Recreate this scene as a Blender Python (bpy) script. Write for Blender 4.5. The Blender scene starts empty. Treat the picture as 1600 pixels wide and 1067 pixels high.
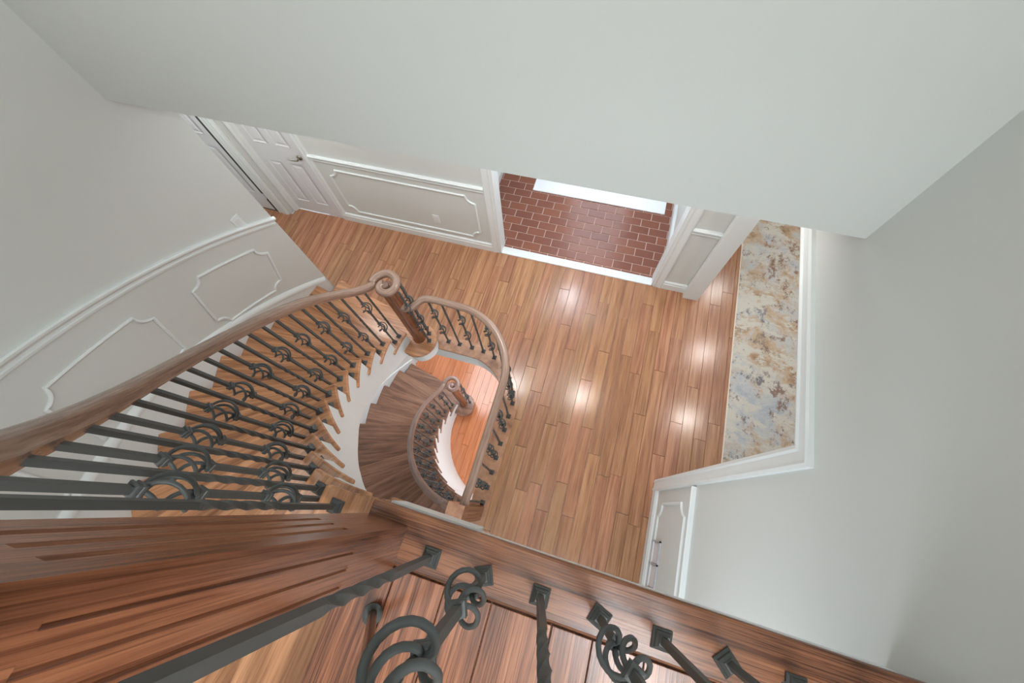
import bpy, math, random
from math import sin, cos, pi, radians as RAD, hypot
from mathutils import Vector, Matrix
random.seed(7)
SC = bpy.context.scene
COL = SC.collection

# ---------------------------------------------------------------- camera
H = 3.8
F_PX, NX, NY, YAW = 618.85, 836.07, 795.92, -0.28869      # focal length in px of a 1600 px frame, nadir, yaw
d = Vector((NX - 800, NY - 533.5, F_PX)).normalized()      # straight down, in camera axes (x right, y down, z forward)
x0 = (Vector((1, 0, 0)) - d * d.x).normalized()
y0_ = x0.cross(d)
AX = x0 * cos(YAW) + y0_ * sin(YAW)
AY = (-d).cross(AX)
AZ = -d
cam = bpy.data.cameras.new('camera'); camo = bpy.data.objects.new('camera', cam); COL.objects.link(camo)
right = Vector((AX.x, AY.x, AZ.x)); down = Vector((AX.y, AY.y, AZ.y)); fwd = Vector((AX.z, AY.z, AZ.z))
m = Matrix((right, -down, -fwd)).transposed().to_4x4(); m.translation = (0, 0, H)
camo.matrix_world = m
cam.sensor_width = 36; cam.lens = 36 * F_PX / 1600; cam.clip_start = 0.02
SC.camera = camo

# ---------------------------------------------------------------- light and exposure
SC.view_settings.view_transform = 'Standard'; SC.view_settings.look = 'None'
SC.view_settings.gamma = 1; SC.view_settings.use_curve_mapping = False
SC.view_settings.exposure = 0.2
SC.cycles.use_denoising = True
SC.cycles.max_bounces = 8; SC.cycles.diffuse_bounces = 5; SC.cycles.caustics_reflective = False; SC.cycles.caustics_refractive = False
SC.cycles.sample_clamp_indirect = 6
W = bpy.data.worlds.new('world'); SC.world = W; W.use_nodes = True
W.node_tree.nodes['Background'].inputs[0].default_value = (0.9, 0.95, 1, 1)
W.node_tree.nodes['Background'].inputs[1].default_value = 0.6
def area(name, loc, size, power, color=(1, 1, 1), shape='DISK', sy=None, rot=(0, 0, 0), spec=1.0):
    l = bpy.data.lights.new(name, 'AREA'); l.energy = power; l.color = color; l.shape = shape; l.size = size
    if sy: l.size_y = sy
    l.specular_factor = spec
    o = bpy.data.objects.new(name, l); o.location = loc; o.rotation_euler = rot; COL.objects.link(o); return o
WARM = (1, .96, .90); COOL = (.84, .92, 1); NEUT = (.93, .975, 1)
area('foyer_ceiling_fill', (-0.4, -0.6, 5.12), 1.8, 8, NEUT, 'RECTANGLE', 1.0, spec=.25)  # unseen soft panel added as general fill for the stairwell
area('foyer_side_fill', (0.93, -0.85, 4.6), .8, 46, NEUT, 'RECTANGLE', .8, rot=(0, RAD(66), RAD(-6)), spec=.15)  # added fill without a fixture, aimed at the curved left wall
area('stair_side_fill', (-2.2, -0.5, 4.7), 1.2, 20, NEUT, 'RECTANGLE', 1.0, rot=(0, RAD(-66), RAD(12)), spec=.2)  # added fill facing the right wall, no lamp stands there
area('landing_ceiling_glow', (0.3, -0.75, 5.12), 1.0, 6, COOL, 'RECTANGLE', .7, spec=.6)
area('lower_hall_fill', (0.1, -1.0, 1.95), 1.6, 22, COOL, 'RECTANGLE', .8, rot=(RAD(60), 0, RAD(18)), spec=.1)  # added below the landing to brighten the opening fascia and lower right wall
area('hall_ceiling_fill', (-1.6, 1.95, 2.44), 3.6, 14, COOL, 'RECTANGLE', .7, spec=.1)  # unseen panel added to lift the light under the hall ceiling
area('hall_end_fill', (-4.2, 1.9, 2.40), 1.0, 9, NEUT, 'RECTANGLE', .8, spec=.1)  # extra fill added to brighten the doors at the hall end
area('dining_ceiling_fill', (2.4, 2.4, 2.44), 2.0, 12, COOL, 'RECTANGLE', 3.2, spec=.1)  # added broad fill for the dining room, apart from its recessed lights
area('vestibule_ceiling_fill', (-0.3, 3.3, 2.44), 1.2, 6, COOL, 'RECTANGLE', .5, spec=.3)  # added fill that brightens the vestibule and its bricks
area('basement_ceiling_fill', (-1.4, 2.2, -0.32), 1.6, 50, COOL, 'RECTANGLE', 1.2, spec=.2)  # unseen panel added to light the basement
area('basement_side_fill', (0.7, 0.6, -1.2), 1.2, 40, COOL, 'RECTANGLE', 1.6, rot=(0, RAD(60), 0), spec=.1)  # added from the side to brighten the lower stairs

# ---------------------------------------------------------------- helpers
class MB:
    def __init__(s): s.v = []; s.f = []; s.uv = None
    def add(s, vs, fs):
        n = len(s.v); s.v += [tuple(v) for v in vs]; s.f += [tuple(i + n for i in f) for f in fs]; return s
    def box(s, x0, x1, y0, y1, z0, z1):
        return s.add([(x0,y0,z0),(x1,y0,z0),(x1,y1,z0),(x0,y1,z0),(x0,y0,z1),(x1,y0,z1),(x1,y1,z1),(x0,y1,z1)],
                     [(0,3,2,1),(4,5,6,7),(0,1,5,4),(1,2,6,5),(2,3,7,6),(3,0,4,7)])
    def prism(s, poly, z0, z1):
        n = len(poly)
        a = sum(poly[i][0]*poly[(i+1)%n][1]-poly[(i+1)%n][0]*poly[i][1] for i in range(n))
        if a < 0: poly = poly[::-1]
        return s.add([(p[0],p[1],z0) for p in poly]+[(p[0],p[1],z1) for p in poly],
                     [tuple(range(n-1,-1,-1)), tuple(range(n,2*n))]+[(i,(i+1)%n,(i+1)%n+n,i+n) for i in range(n)])
    def sweep(s, path, prof, closed=False, up=Vector((0,0,1)), cap=True, uvs=False, side=None):
        # prof: list of (across, up) points, path: 3D points
        P = [Vector(p) for p in path]; n = len(P); k = len(prof); base = len(s.v); L = 0; us = []
        for i, p in enumerate(P):
            if closed: t = P[(i+1)%n]-P[i-1]
            else: t = P[min(i+1,n-1)]-P[max(i-1,0)]
            t.normalize()
            a = side(i) if side else t.cross(up)
            a = a.normalized(); u = a.cross(t).normalized()
            if u.dot(up) < 0: u = -u
            if i: L += (P[i]-P[i-1]).length
            us.append(L)
            for (q, w) in prof: s.v.append(tuple(p + a*q + u*w))
        fs = []
        for i in range(n if closed else n-1):
            j = (i+1) % n
            for c in range(k):
                e = (c+1) % k
                fs.append((base+i*k+c, base+j*k+c, base+j*k+e, base+i*k+e))
        if cap and not closed:
            fs.append(tuple(base+c for c in range(k))); fs.append(tuple(base+(n-1)*k+c for c in range(k-1,-1,-1)))
        s.f += fs
        if uvs: s.us = (base, k, us)
        return s
    def tube(s, path, r, k=8, closed=False):
        rr = r if callable(r) else (lambda i: r)
        P = [Vector(p) for p in path]; n = len(P); base = len(s.v); a = None
        for i, p in enumerate(P):
            t = (P[(i+1)%n]-P[i-1]) if closed else P[min(i+1,n-1)]-P[max(i-1,0)]
            t.normalize()
            if a is None: a = t.orthogonal().normalized()
            a = (a - t*a.dot(t)).normalized(); b = t.cross(a)
            for c in range(k):
                th = 2*pi*c/k; s.v.append(tuple(p + (a*cos(th)+b*sin(th))*rr(i)))
        for i in range(n if closed else n-1):
            j = (i+1) % n
            for c in range(k):
                e = (c+1) % k; s.f.append((base+i*k+c, base+i*k+e, base+j*k+e, base+j*k+c))
        if not closed:
            s.f.append(tuple(base+c for c in range(k-1,-1,-1))); s.f.append(tuple(base+(n-1)*k+c for c in range(k)))
        return s
    def lathe(s, prof, cx=0, cy=0, k=28):
        base = len(s.v); n = len(prof)
        for (r, z) in prof:
            for c in range(k): s.v.append((cx+r*cos(2*pi*c/k), cy+r*sin(2*pi*c/k), z))
        for i in range(n-1):
            for c in range(k):
                e = (c+1) % k; s.f.append((base+i*k+c, base+i*k+e, base+(i+1)*k+e, base+(i+1)*k+c))
        s.f.append(tuple(base+c for c in range(k-1,-1,-1))); s.f.append(tuple(base+(n-1)*k+c for c in range(k)))
        return s
    def xform(s, M):
        s.v = [tuple(M @ Vector(v)) for v in s.v]; return s
    def mesh(s, name, mat, smooth=False):
        me = bpy.data.meshes.new(name); me.from_pydata(s.v, [], s.f)
        me.materials.append(mat)
        import bmesh
        bm = bmesh.new(); bm.from_mesh(me); bmesh.ops.recalc_face_normals(bm, faces=bm.faces); bm.to_mesh(me); bm.free()
        if hasattr(s, 'us'):
            base, k, us = s.us; uvl = me.uv_layers.new(name='UVMap')
            for poly in me.polygons:
                cs = [ (v-base) % k for v in poly.vertices]
                for li, v in zip(poly.loop_indices, poly.vertices):
                    i = (v-base)//k; c = (v-base) % k
                    if max(cs)-min(cs) > k/2 and c == 0: c = k
                    uvl.data[li].uv = (us[i] if 0 <= i < len(us) else 0, c/k*.2)
        if smooth:
            me.polygons.foreach_set('use_smooth', [True]*len(me.polygons))
            if smooth != 'all': me.set_sharp_from_angle(angle=RAD(38))
        me.update(); return me

WL = {}
def put(name, me, parent=None, loc=(0,0,0), rot=0, world=True):
    o = bpy.data.objects.new(name, me); COL.objects.link(o); o.location = loc; o.rotation_euler[2] = rot
    if parent:
        o.parent = parent
        if world:
            w = WL.get(parent.name, Vector((0,0,0))); o.matrix_parent_inverse = Matrix.Translation(-w)
    WL[o.name] = Vector(loc)
    return o
def obj(name, mb, mat, parent=None, smooth=False, bevel=0):
    me = mb.mesh(name, mat, smooth)
    o = put(name, me, parent)
    if bevel:
        b = o.modifiers.new('edge', 'BEVEL'); b.width = bevel; b.segments = 2; b.limit_method = 'ANGLE'; b.angle_limit = RAD(35)
    return o
def thing(name, loc, label, cat, group=None):
    o = bpy.data.objects.new(name, None); COL.objects.link(o); o.location = loc; WL[o.name] = Vector(loc)
    o['label'] = label; o['category'] = cat
    if group: o['group'] = group
    return o
def tag(o, label, cat, group=None):
    o['label'] = label; o['category'] = cat
    if group: o['group'] = group
    return o
def struct(name, mb, mat, smooth=False, label=None, bevel=0):
    o = obj(name, mb, mat, None, smooth, bevel); o['kind'] = 'structure'
    if label: o['label'] = label
    return o

# ---------------------------------------------------------------- materials
def srgb(r, g, b):
    f = lambda c: (c/255/12.92 if c/255 <= .04045 else ((c/255+.055)/1.055)**2.4)
    return (f(r), f(g), f(b), 1)
def mk(name, col, rough=.6, metal=0, spec=.5):
    m = bpy.data.materials.new(name); m.use_nodes = True; b = m.node_tree.nodes['Principled BSDF']
    b.inputs['Base Color'].default_value = col; b.inputs['Roughness'].default_value = rough; b.inputs['Metallic'].default_value = metal
    b.inputs['Specular IOR Level'].default_value = spec
    return m
def node(nt, t, **kw):
    n = nt.nodes.new(t)
    for k_, v in kw.items(): setattr(n, k_, v)
    return n
def ramp(nt, stops):
    n = node(nt, 'ShaderNodeValToRGB'); e = n.color_ramp.elements
    e[0].position, e[0].color = stops[0]; e[1].position, e[1].color = stops[-1]
    for p, c in stops[1:-1]:
        x = e.new(p); x.color = c
    return n
def wood(name, light, mid, dark, scale=(2, 30, 30), rough=.3, vary=.35, src='Object', rings=.5, bump=.05, coat=0, spec=.5, redvar=.0, grain=1.0, rs=.12, pores=0):
    m = mk(name, mid, rough, spec=spec); nt = m.node_tree; b = nt.nodes['Principled BSDF']; L = nt.links.new
    tc = node(nt, 'ShaderNodeTexCoord'); oi = node(nt, 'ShaderNodeObjectInfo')
    mp = node(nt, 'ShaderNodeMapping'); mp.inputs['Scale'].default_value = scale
    off = node(nt, 'ShaderNodeVectorMath', operation='SCALE'); off.inputs[0].default_value = (13.7, 7.3, 5.1)
    L(oi.outputs['Random'], off.inputs['Scale'])
    add = node(nt, 'ShaderNodeVectorMath', operation='ADD')
    L(tc.outputs[src], add.inputs[0]); L(off.outputs[0], add.inputs[1]); L(add.outputs[0], mp.inputs['Vector'])
    n1 = node(nt, 'ShaderNodeTexNoise'); n1.inputs['Scale'].default_value = 1.0; n1.inputs['Detail'].default_value = 6; n1.inputs['Roughness'].default_value = .65
    L(mp.outputs[0], n1.inputs['Vector'])
    # cathedral rings: stretched, distorted wave
    mp2 = node(nt, 'ShaderNodeMapping'); mp2.inputs['Scale'].default_value = tuple(c*rs for c in scale)
    L(add.outputs[0], mp2.inputs['Vector'])
    n2 = node(nt, 'ShaderNodeTexNoise'); n2.inputs['Scale'].default_value = 1.0; n2.inputs['Detail'].default_value = 1.5; n2.inputs['Distortion'].default_value = .3
    L(mp2.outputs[0], n2.inputs['Vector'])
    mul = node(nt, 'ShaderNodeMath', operation='MULTIPLY'); mul.inputs[1].default_value = 26; L(n2.outputs['Fac'], mul.inputs[0])
    sn = node(nt, 'ShaderNodeMath', operation='SINE'); L(mul.outputs[0], sn.inputs[0])
    sm = node(nt, 'ShaderNodeMath', operation='MULTIPLY_ADD'); sm.inputs[1].default_value = .10*rings; sm.inputs[2].default_value = 0; L(sn.outputs[0], sm.inputs[0])
    a2 = node(nt, 'ShaderNodeMath', operation='ADD'); L(n1.outputs['Fac'], a2.inputs[0]); L(sm.outputs[0], a2.inputs[1])
    g = .17/grain
    rp = ramp(nt, [(.5-g, dark), (.5, mid), (.5+g, light)]); L(a2.outputs[0], rp.inputs[0])
    hs = node(nt, 'ShaderNodeHueSaturation')
    mr = node(nt, 'ShaderNodeMapRange'); mr.inputs['To Min'].default_value = 1-vary; mr.inputs['To Max'].default_value = 1+vary*.75
    L(oi.outputs['Random'], mr.inputs['Value']); L(mr.outputs[0], hs.inputs['Value']); L(rp.outputs[0], hs.inputs['Color'])
    if redvar:
        wn = node(nt, 'ShaderNodeTexWhiteNoise', noise_dimensions='1D'); L(oi.outputs['Random'], wn.inputs['W'])
        m3 = node(nt, 'ShaderNodeMapRange'); m3.inputs['To Min'].default_value = .5-redvar; m3.inputs['To Max'].default_value = .5+redvar
        L(wn.outputs['Value'], m3.inputs['Value']); L(m3.outputs[0], hs.inputs['Hue'])
    if pores:
        mp3 = node(nt, 'ShaderNodeMapping'); mp3.inputs['Scale'].default_value = tuple(c*(1.5 if c > 20 else 1.0) for c in scale); L(add.outputs[0], mp3.inputs['Vector'])
        n3 = node(nt, 'ShaderNodeTexNoise'); n3.inputs['Scale'].default_value = 1.0; n3.inputs['Detail'].default_value = 2; L(mp3.outputs[0], n3.inputs['Vector'])
        r3 = ramp(nt, [(.54, (1,1,1,1)), (.62, (.42,.36,.34,1))]); L(n3.outputs['Fac'], r3.inputs[0])
        mxp = node(nt, 'ShaderNodeMixRGB', blend_type='MULTIPLY'); mxp.inputs[0].default_value = pores; L(hs.outputs[0], mxp.inputs[1]); L(r3.outputs[0], mxp.inputs[2])
        L(mxp.outputs[0], b.inputs['Base Color'])
    else:
        L(hs.outputs[0], b.inputs['Base Color'])
    bp = node(nt, 'ShaderNodeBump'); bp.inputs['Strength'].default_value = bump; bp.inputs['Distance'].default_value = .002
    L(a2.outputs[0], bp.inputs['Height']); L(bp.outputs[0], b.inputs['Normal'])
    if coat:
        b.inputs['Coat Weight'].default_value = coat; b.inputs['Coat Roughness'].default_value = .12
    return m
def paint(name, col, rough=.55, bump=.03):
    m = mk(name, col, rough, spec=.3); nt = m.node_tree; b = nt.nodes['Principled BSDF']; L = nt.links.new
    tc = node(nt, 'ShaderNodeTexCoord'); n1 = node(nt, 'ShaderNodeTexNoise'); n1.inputs['Scale'].default_value = 60; n1.inputs['Detail'].default_value = 3
    L(tc.outputs['Object'], n1.inputs['Vector'])
    bp = node(nt, 'ShaderNodeBump'); bp.inputs['Strength'].default_value = bump; bp.inputs['Distance'].default_value = .002
    L(n1.outputs['Fac'], bp.inputs['Height']); L(bp.outputs[0], b.inputs['Normal'])
    return m
M_WALL = paint('wall_paint', srgb(206, 208, 204))
M_CEIL = paint('ceiling_paint', srgb(226, 226, 222))
M_TRIM = mk('trim_paint', srgb(220, 224, 223), .4)
M_DOOR = mk('door_paint', srgb(216, 216, 218), .4)
M_FLOOR = wood('oak_floor', srgb(184,137,104), srgb(163,115,84), srgb(132,90,68), (90, 3.5, 90), .21, .12, rings=1.0, bump=.03, redvar=.006, grain=.7)
M_FLOORB = wood('oak_border', srgb(186,142,112), srgb(166,122,94), srgb(134,94,74), (14, 14, 40), .2, .06, rings=.8, grain=.75)
M_LOWER = wood('cherry_floor', srgb(206,136,96), srgb(192,120,80), srgb(170,100,64), (50, 3.0, 50), .17, .07, rings=.5, grain=.7)
M_LAND = wood('landing_oak', srgb(188,126,92), srgb(154,98,70), srgb(94,58,44), (260, 6, 260), .22, .10, rings=1.2, bump=.1, grain=.7, rs=.05, pores=.85)
M_LANDX = wood('landing_oak_border', srgb(166,112,80), srgb(136,88,62), srgb(82,54,42), (6, 260, 260), .24, .06, rings=1.2, bump=.1, grain=.7, rs=.05, pores=.85)
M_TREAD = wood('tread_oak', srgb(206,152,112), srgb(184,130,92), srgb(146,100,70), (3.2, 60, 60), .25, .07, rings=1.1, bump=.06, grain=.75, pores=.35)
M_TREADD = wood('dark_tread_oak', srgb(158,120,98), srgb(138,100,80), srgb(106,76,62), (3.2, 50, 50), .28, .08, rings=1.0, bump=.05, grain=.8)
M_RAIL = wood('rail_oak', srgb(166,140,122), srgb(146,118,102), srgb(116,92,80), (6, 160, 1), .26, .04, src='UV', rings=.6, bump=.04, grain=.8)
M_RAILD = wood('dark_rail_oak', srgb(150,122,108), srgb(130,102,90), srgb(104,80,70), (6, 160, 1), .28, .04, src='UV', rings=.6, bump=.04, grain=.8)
M_NEWEL = wood('newel_oak', srgb(160,106,76), srgb(134,84,58), srgb(94,58,42), (200, 200, 5), .26, .05, rings=1.1, bump=.1, grain=.6, rs=.05, pores=.6)
M_IRON = mk('black_iron', srgb(74, 78, 77), .48, 0)
M_BRONZE = mk('bronze', srgb(112, 88, 62), .28, .9)
M_RUBBER = mk('rubber', srgb(60, 62, 58), .6)
M_NICKEL = mk('brushed_nickel', srgb(150, 142, 128), .28, .95)
M_DARK = mk('gap_shade', srgb(60, 60, 56), .8)
M_GROUT = mk('grout', srgb(196, 166, 152), .7)
M_MATW = mk('mat_white', srgb(235, 238, 242), .9)
M_GLASS = mk('frosted_glass', srgb(235, 240, 245), .5)
def brickmat():
    m = mk('quarry_brick', srgb(128,70,58), .24); nt = m.node_tree; b = nt.nodes['Principled BSDF']; L = nt.links.new
    oi = node(nt, 'ShaderNodeObjectInfo'); rp = ramp(nt, [(0, srgb(130,80,66)), (.5, srgb(138,86,70)), (1, srgb(145,90,70))]); L(oi.outputs['Random'], rp.inputs[0])
    tc = node(nt, 'ShaderNodeTexCoord'); n1 = node(nt, 'ShaderNodeTexNoise'); n1.inputs['Scale'].default_value = 70; n1.inputs['Detail'].default_value = 4; L(tc.outputs['Object'], n1.inputs['Vector'])
    mx = node(nt, 'ShaderNodeMixRGB', blend_type='MULTIPLY'); mx.inputs[0].default_value = .25; L(rp.outputs[0], mx.inputs[1]); L(n1.outputs['Color'], mx.inputs[2]); L(mx.outputs[0], b.inputs['Base Color'])
    return m
M_BRICK = brickmat()
def rugmat():
    m = mk('rug_pile', srgb(190,180,165), .95, spec=.1); nt = m.node_tree; b = nt.nodes['Principled BSDF']; L = nt.links.new
    tc = node(nt, 'ShaderNodeTexCoord')
    def noi(s, det, rg, dist=0, mp=(1,1,1)):
        q = node(nt, 'ShaderNodeMapping'); q.inputs['Scale'].default_value = mp; q.inputs['Location'].default_value = (s, s*.7, 0); L(tc.outputs['Object'], q.inputs[0])
        n = node(nt, 'ShaderNodeTexNoise'); n.inputs['Scale'].default_value = s; n.inputs['Detail'].default_value = det; n.inputs['Roughness'].default_value = rg; n.inputs['Distortion'].default_value = dist; L(q.outputs[0], n.inputs['Vector']); return n
    a = noi(2.2, 8, .75, .4); r1 = ramp(nt, [(.36, srgb(166,172,180)), (.45, srgb(186,188,188)), (.54, srgb(186,164,140)), (.64, srgb(150,120,94))]); L(a.outputs['Fac'], r1.inputs[0])
    c = noi(3.1, 10, .8, .2, (1, 1.6, 1)); r2 = ramp(nt, [(.5, (0,0,0,1)), (.545, (1,1,1,1))]); L(c.outputs['Fac'], r2.inputs[0])
    mx = node(nt, 'ShaderNodeMixRGB'); L(r2.outputs[0], mx.inputs[0]); L(r1.outputs[0], mx.inputs[1]); mx.inputs[2].default_value = srgb(198,194,184)
    e = noi(4.2, 12, .85, .1, (1.3, 1, 1)); r3 = ramp(nt, [(.54, (0,0,0,1)), (.575, (1,1,1,1))]); L(e.outputs['Fac'], r3.inputs[0])
    f = noi(1.1, 2, .5); r4 = ramp(nt, [(.45, srgb(120,118,122)), (.6, srgb(140,112,96))]); L(f.outputs['Fac'], r4.inputs[0])
    m2 = node(nt, 'ShaderNodeMixRGB'); L(r3.outputs[0], m2.inputs[0]); L(mx.outputs[0], m2.inputs[1]); L(r4.outputs[0], m2.inputs[2])
    L(m2.outputs[0], b.inputs['Base Color'])
    return m
M_RUG = rugmat()

# ---------------------------------------------------------------- stair geometry constants
CX, CY = -0.5854, 0.9189
FF = 2.75; RZ = FF/14
LF = -2.68; RL = 2.68/14
def ang(k): return -147.3 + 9.15*(k-7)             # degrees, front nosing of tread k
def kof(a): return 7 + (a+147.3)/9.15
def pol(R, a, z=None):
    x, y = CX+R*cos(RAD(a)), CY+R*sin(RAD(a))
    return (x, y) if z is None else (x, y, z)
RI, RO = 1.03, 2.185
HC = 2.466                                           # hall ceiling
TOP = 5.2

# ---------------------------------------------------------------- walls
def arc_wall(a0, a1, z0, z1, R0=2.19, R1=2.32, n=60):
    mb = MB(); vs = []; fs = []
    for i in range(n+1):
        a = a0+(a1-a0)*i/n
        for R in (R0, R1):
            for z in (z0, z1): vs.append(pol(R, a, z))
    for i in range(n):
        b = i*4; c = b+4
        fs += [(b,b+1,c+1,c), (b+2,c+2,c+3,b+3), (b+1,b+3,c+3,c+1), (b,c,c+2,b+2)]
    fs += [(0,2,3,1), (n*4,n*4+1,n*4+3,n*4+2)]
    return mb.add(vs, fs)
wall_left = struct('wall_left', arc_wall(-196.4, -82, -0.3, TOP), M_WALL, 'auto', label='curved off-white wall sweeping around the staircase')
struct('wall_basement', arc_wall(-215, -60, LF, -0.3), M_WALL, 'auto')
YB = 2.53
mb = MB(); mb.box(-5.4, -4.0, 2.43, 2.55, 2.06, HC); mb.box(-4.0, -3.83, 2.43, 2.60, 0, HC); mb.box(-3.83, -3.78, 2.50, 2.6, 0, HC)
mb.box(-3.78, -3.12, YB, 2.65, 2.06, HC); mb.box(-3.12, -1.10, YB, 2.65, 0, HC); mb.box(-1.10, .63, YB, 2.65, 2.12, HC); mb.box(.63, 1.10, YB, 2.65, 0, HC)
wall_back = struct('wall_back', mb, M_WALL, label='off-white entry wall with panel moulding below the chair rail')
struct('wall_upper', MB().box(-3.2, .98, 1.30, 1.44, HC, TOP), M_WALL, label='tall plain off-white wall above the entry')
mb = MB(); mb.box(.975, 1.095, -1.4, .53, -.3, TOP); mb.box(.975, 1.095, .53, 2.55, 2.08, TOP); mb.box(.975, 1.095, 2.49, 2.53, 0, HC)
wall_right = struct('wall_right', mb, M_WALL, label='off-white wall beside the dining opening')
struct('wall_landing', MB().box(-.9, 3.0, -1.40, -1.27, -.3, TOP), M_WALL)
mb = MB(); mb.box(-5.4, 4.1, 1.44, 5.3, HC, HC+.1); mb.box(.98, 4.1, -1.4, 1.44, HC, HC+.1); mb
struct('ceiling', mb, M_CEIL, label='first floor ceiling over the hall and dining room')
struct('ceiling', MB().box(-3.4, 3.2, -1.5, 1.6, TOP, TOP+.1), M_CEIL)
struct('wall_dining', MB().box(1.1, 4.0, 5.0, 5.1, 0, HC).box(4.0, 4.1, -1.4, 5.1, 0, HC).box(1.1,4.0,-1.5,-1.4,0,HC), M_WALL)
struct('wall_west', MB().box(-5.5, -5.4, 1.2, 2.55, 0, HC).box(-5.4, -3.0, 1.2, 1.3, 0, HC), M_WALL)
# vestibule
struct('wall_vestibule', MB().box(-1.56, -1.44, 2.65, 4.0, 0, HC).box(.72, .84, 2.65, 4.0, 0, HC).box(-1.56, .84, 4.0, 4.1, 2.1, HC)
       .box(-1.56, -.95, 4.0, 4.1, 0, 2.1).box(.25, .84, 4.0, 4.1, 0, 2.1), M_WALL)
struct('wall_cellar', MB().box(-3.6, 1.5, 3.4, 3.5, LF, -.3).box(1.4, 1.5, -2, 3.5, LF, -.3).box(-3.6,-3.5,-2,3.5,LF,-.3).box(-3.6,1.5,-2,-1.9,LF,-.3), M_WALL)

# ---------------------------------------------------------------- main floor slab with the stair opening
def guard_path(off=0.0, n=8):
    # centre line of the guard rail around the opening, offset 'off' into the well
    pts = [(-1.42, 1.315-off), (-1.25, 1.315-off), (-1.05, 1.315-off)]
    cx, cy, R = -1.02, .76, .557-off
    for i in range(1, 13):
        a = 90-90*i/12; pts.append((cx+R*cos(RAD(a)), cy+R*sin(RAD(a))))
    pts += [(-.463-off, .5), (-.463-off, .2), (-.463-off, -.11)]
    return pts
opening = guard_path(.09)[1:]
slab = [(-5.4, 2.53), (-5.4, .5), (-3.0, .5), (-2.9, 1.22), (-1.42, 1.225)] + opening + [(-.553, -1.4), (4.0, -1.4), (4.0, 5.0), (1.1, 5.0), (1.1, 2.53)]
struct('floor', MB().prism(slab, -.28, -.012), M_TRIM)
floor = thing('floor_boards', (0,0,0), '', ''); del floor['label']; del floor['category']
floor['kind'] = 'structure'; floor.name = 'floor'
WL[floor.name] = Vector((0,0,0))
cache = {}
def plank_mesh(w, l, mat, t=.012):
    key = (round(w,3), round(l,2), mat.name)
    if key not in cache:
        g = .0011; b = .0012; w2 = w-g*2; l2 = l-g*2
        vs = []
        for z, o in ((0,0),(t-b,0),(t,b)):
            vs += [(-w2/2+o,-l2/2+o,z-t),(w2/2-o,-l2/2+o,z-t),(w2/2-o,l2/2-o,z-t),(-w2/2+o,l2/2-o,z-t)]
        fs = []
        for r_ in (0,4):
            for i in range(4): fs.append((r_+i, r_+(i+1)%4, r_+4+(i+1)%4, r_+4+i))
        fs.append((8,9,10,11))
        cache[key] = MB().add(vs, fs).mesh('plank', mat)
    return cache[key]
def lay(parent, spans, PW, mat, z=0, lens=(.5,.7,.9,1.1,1.3), name='plank'):
    for (xa, xb, ya, yb) in spans:
        y = ya - random.uniform(0, .6)
        while y < yb - .02:
            l = random.choice(lens); a = max(y, ya); b = min(y+l, yb)
            if yb - b < .12: b = yb
            if b-a > .03:
                put(name, plank_mesh(xb-xa, b-a, mat), parent, ((xa+xb)/2, (a+b)/2, z))
            y = b if b == yb else y+l
PW = .1122; spans = []
n0 = int((-4.3-.006)/PW)-1
for n in range(n0, 14):
    xa = .006+n*PW; xb = xa+PW; xm = (xa+xb)/2
    if xm > 1.53: break
    if xm < -2.72: spans.append((xa, xb, 1.25, 2.53 if xm>-3.8 else 2.43))
    elif xm < -1.45: spans.append((xa, xb, 1.30, 2.53))
    elif xm < -.41:
        y = 1.30
        if xm > -1.05:
            rr = .557; dx = xm+1.02; y = .76+math.sqrt(max(rr*rr-dx*dx, .0)) if abs(dx) < rr else .76
        spans.append((xa, xb, y, 2.53))
    elif xm < .97: spans.append((xa, xb, -.75, 2.53))
    elif xm < 1.1: spans.append((xa, xb, .54, 2.455))
    else: spans.append((xa, xb, .2, 3.9))
lay(floor, spans, PW, M_FLOOR, lens=(.55,.8,1.0,1.2,1.45,.9))
struct('floor', MB().box(1.1, 4.0, -1.4, 5.0, -.012, -.006), M_FLOOR)
# border board round the opening (nosing)
gi = guard_path(.105); go = guard_path(-.06)
gi[-1] = (gi[-1][0], -.35); go[-1] = (go[-1][0], -.35)
poly = [(p[0], p[1]) for p in gi] + [(p[0], p[1]) for p in go[::-1]]
obj('nosing_board', MB().prism(poly, -.022, .004), M_FLOORB, floor, bevel=.004)
# ---- upper landing
lf = put('floor', None); lf.location = (0,0,FF); lf['kind'] = 'structure'; WL[lf.name] = Vector((0,0,FF))
lname = lf
obj('landing_slab', MB().box(-.38, .974, -1.27, -.105, HC, FF-.03), M_TRIM, lname)
obj('landing_slab', MB().box(-.39, .974, -1.27, -.105, FF-.03, FF-.012), M_LANDX, lname)
obj('nosing_board', MB().box(-.395, .974, -.214, -.088, FF-.032, FF+.0005), M_LANDX, lname, bevel=.007)
obj('fascia', MB().box(-.36, -.125, -.104, -.084, 2.59, FF-.034), M_TRIM, lname)
obj('riser', MB().box(-.393, -.378, -1.27, -.10, 13*RZ-.01, FF-.03), M_LANDX, lname)
obj('tread_return', MB().box(-.42, -.315, -.125, -.088, 13*RZ-.03, 13*RZ), M_TREAD, lname, bevel=.006)
LX = [-.395,-.277,-.155,-.043,.0977,.188,.299,.41,.52,.63,.74,.85,.974]
for i in range(len(LX)-1):
    y = -.2155
    for l in (random.choice((.5,.75,1.0)), 1.2):
        y1 = max(y-l, -1.27)
        if y-y1 > .05: put('plank', plank_mesh(LX[i+1]-LX[i], y-y1, M_LAND), lname, ((LX[i]+LX[i+1])/2, (y+y1)/2, FF))
        y = y1
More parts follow.
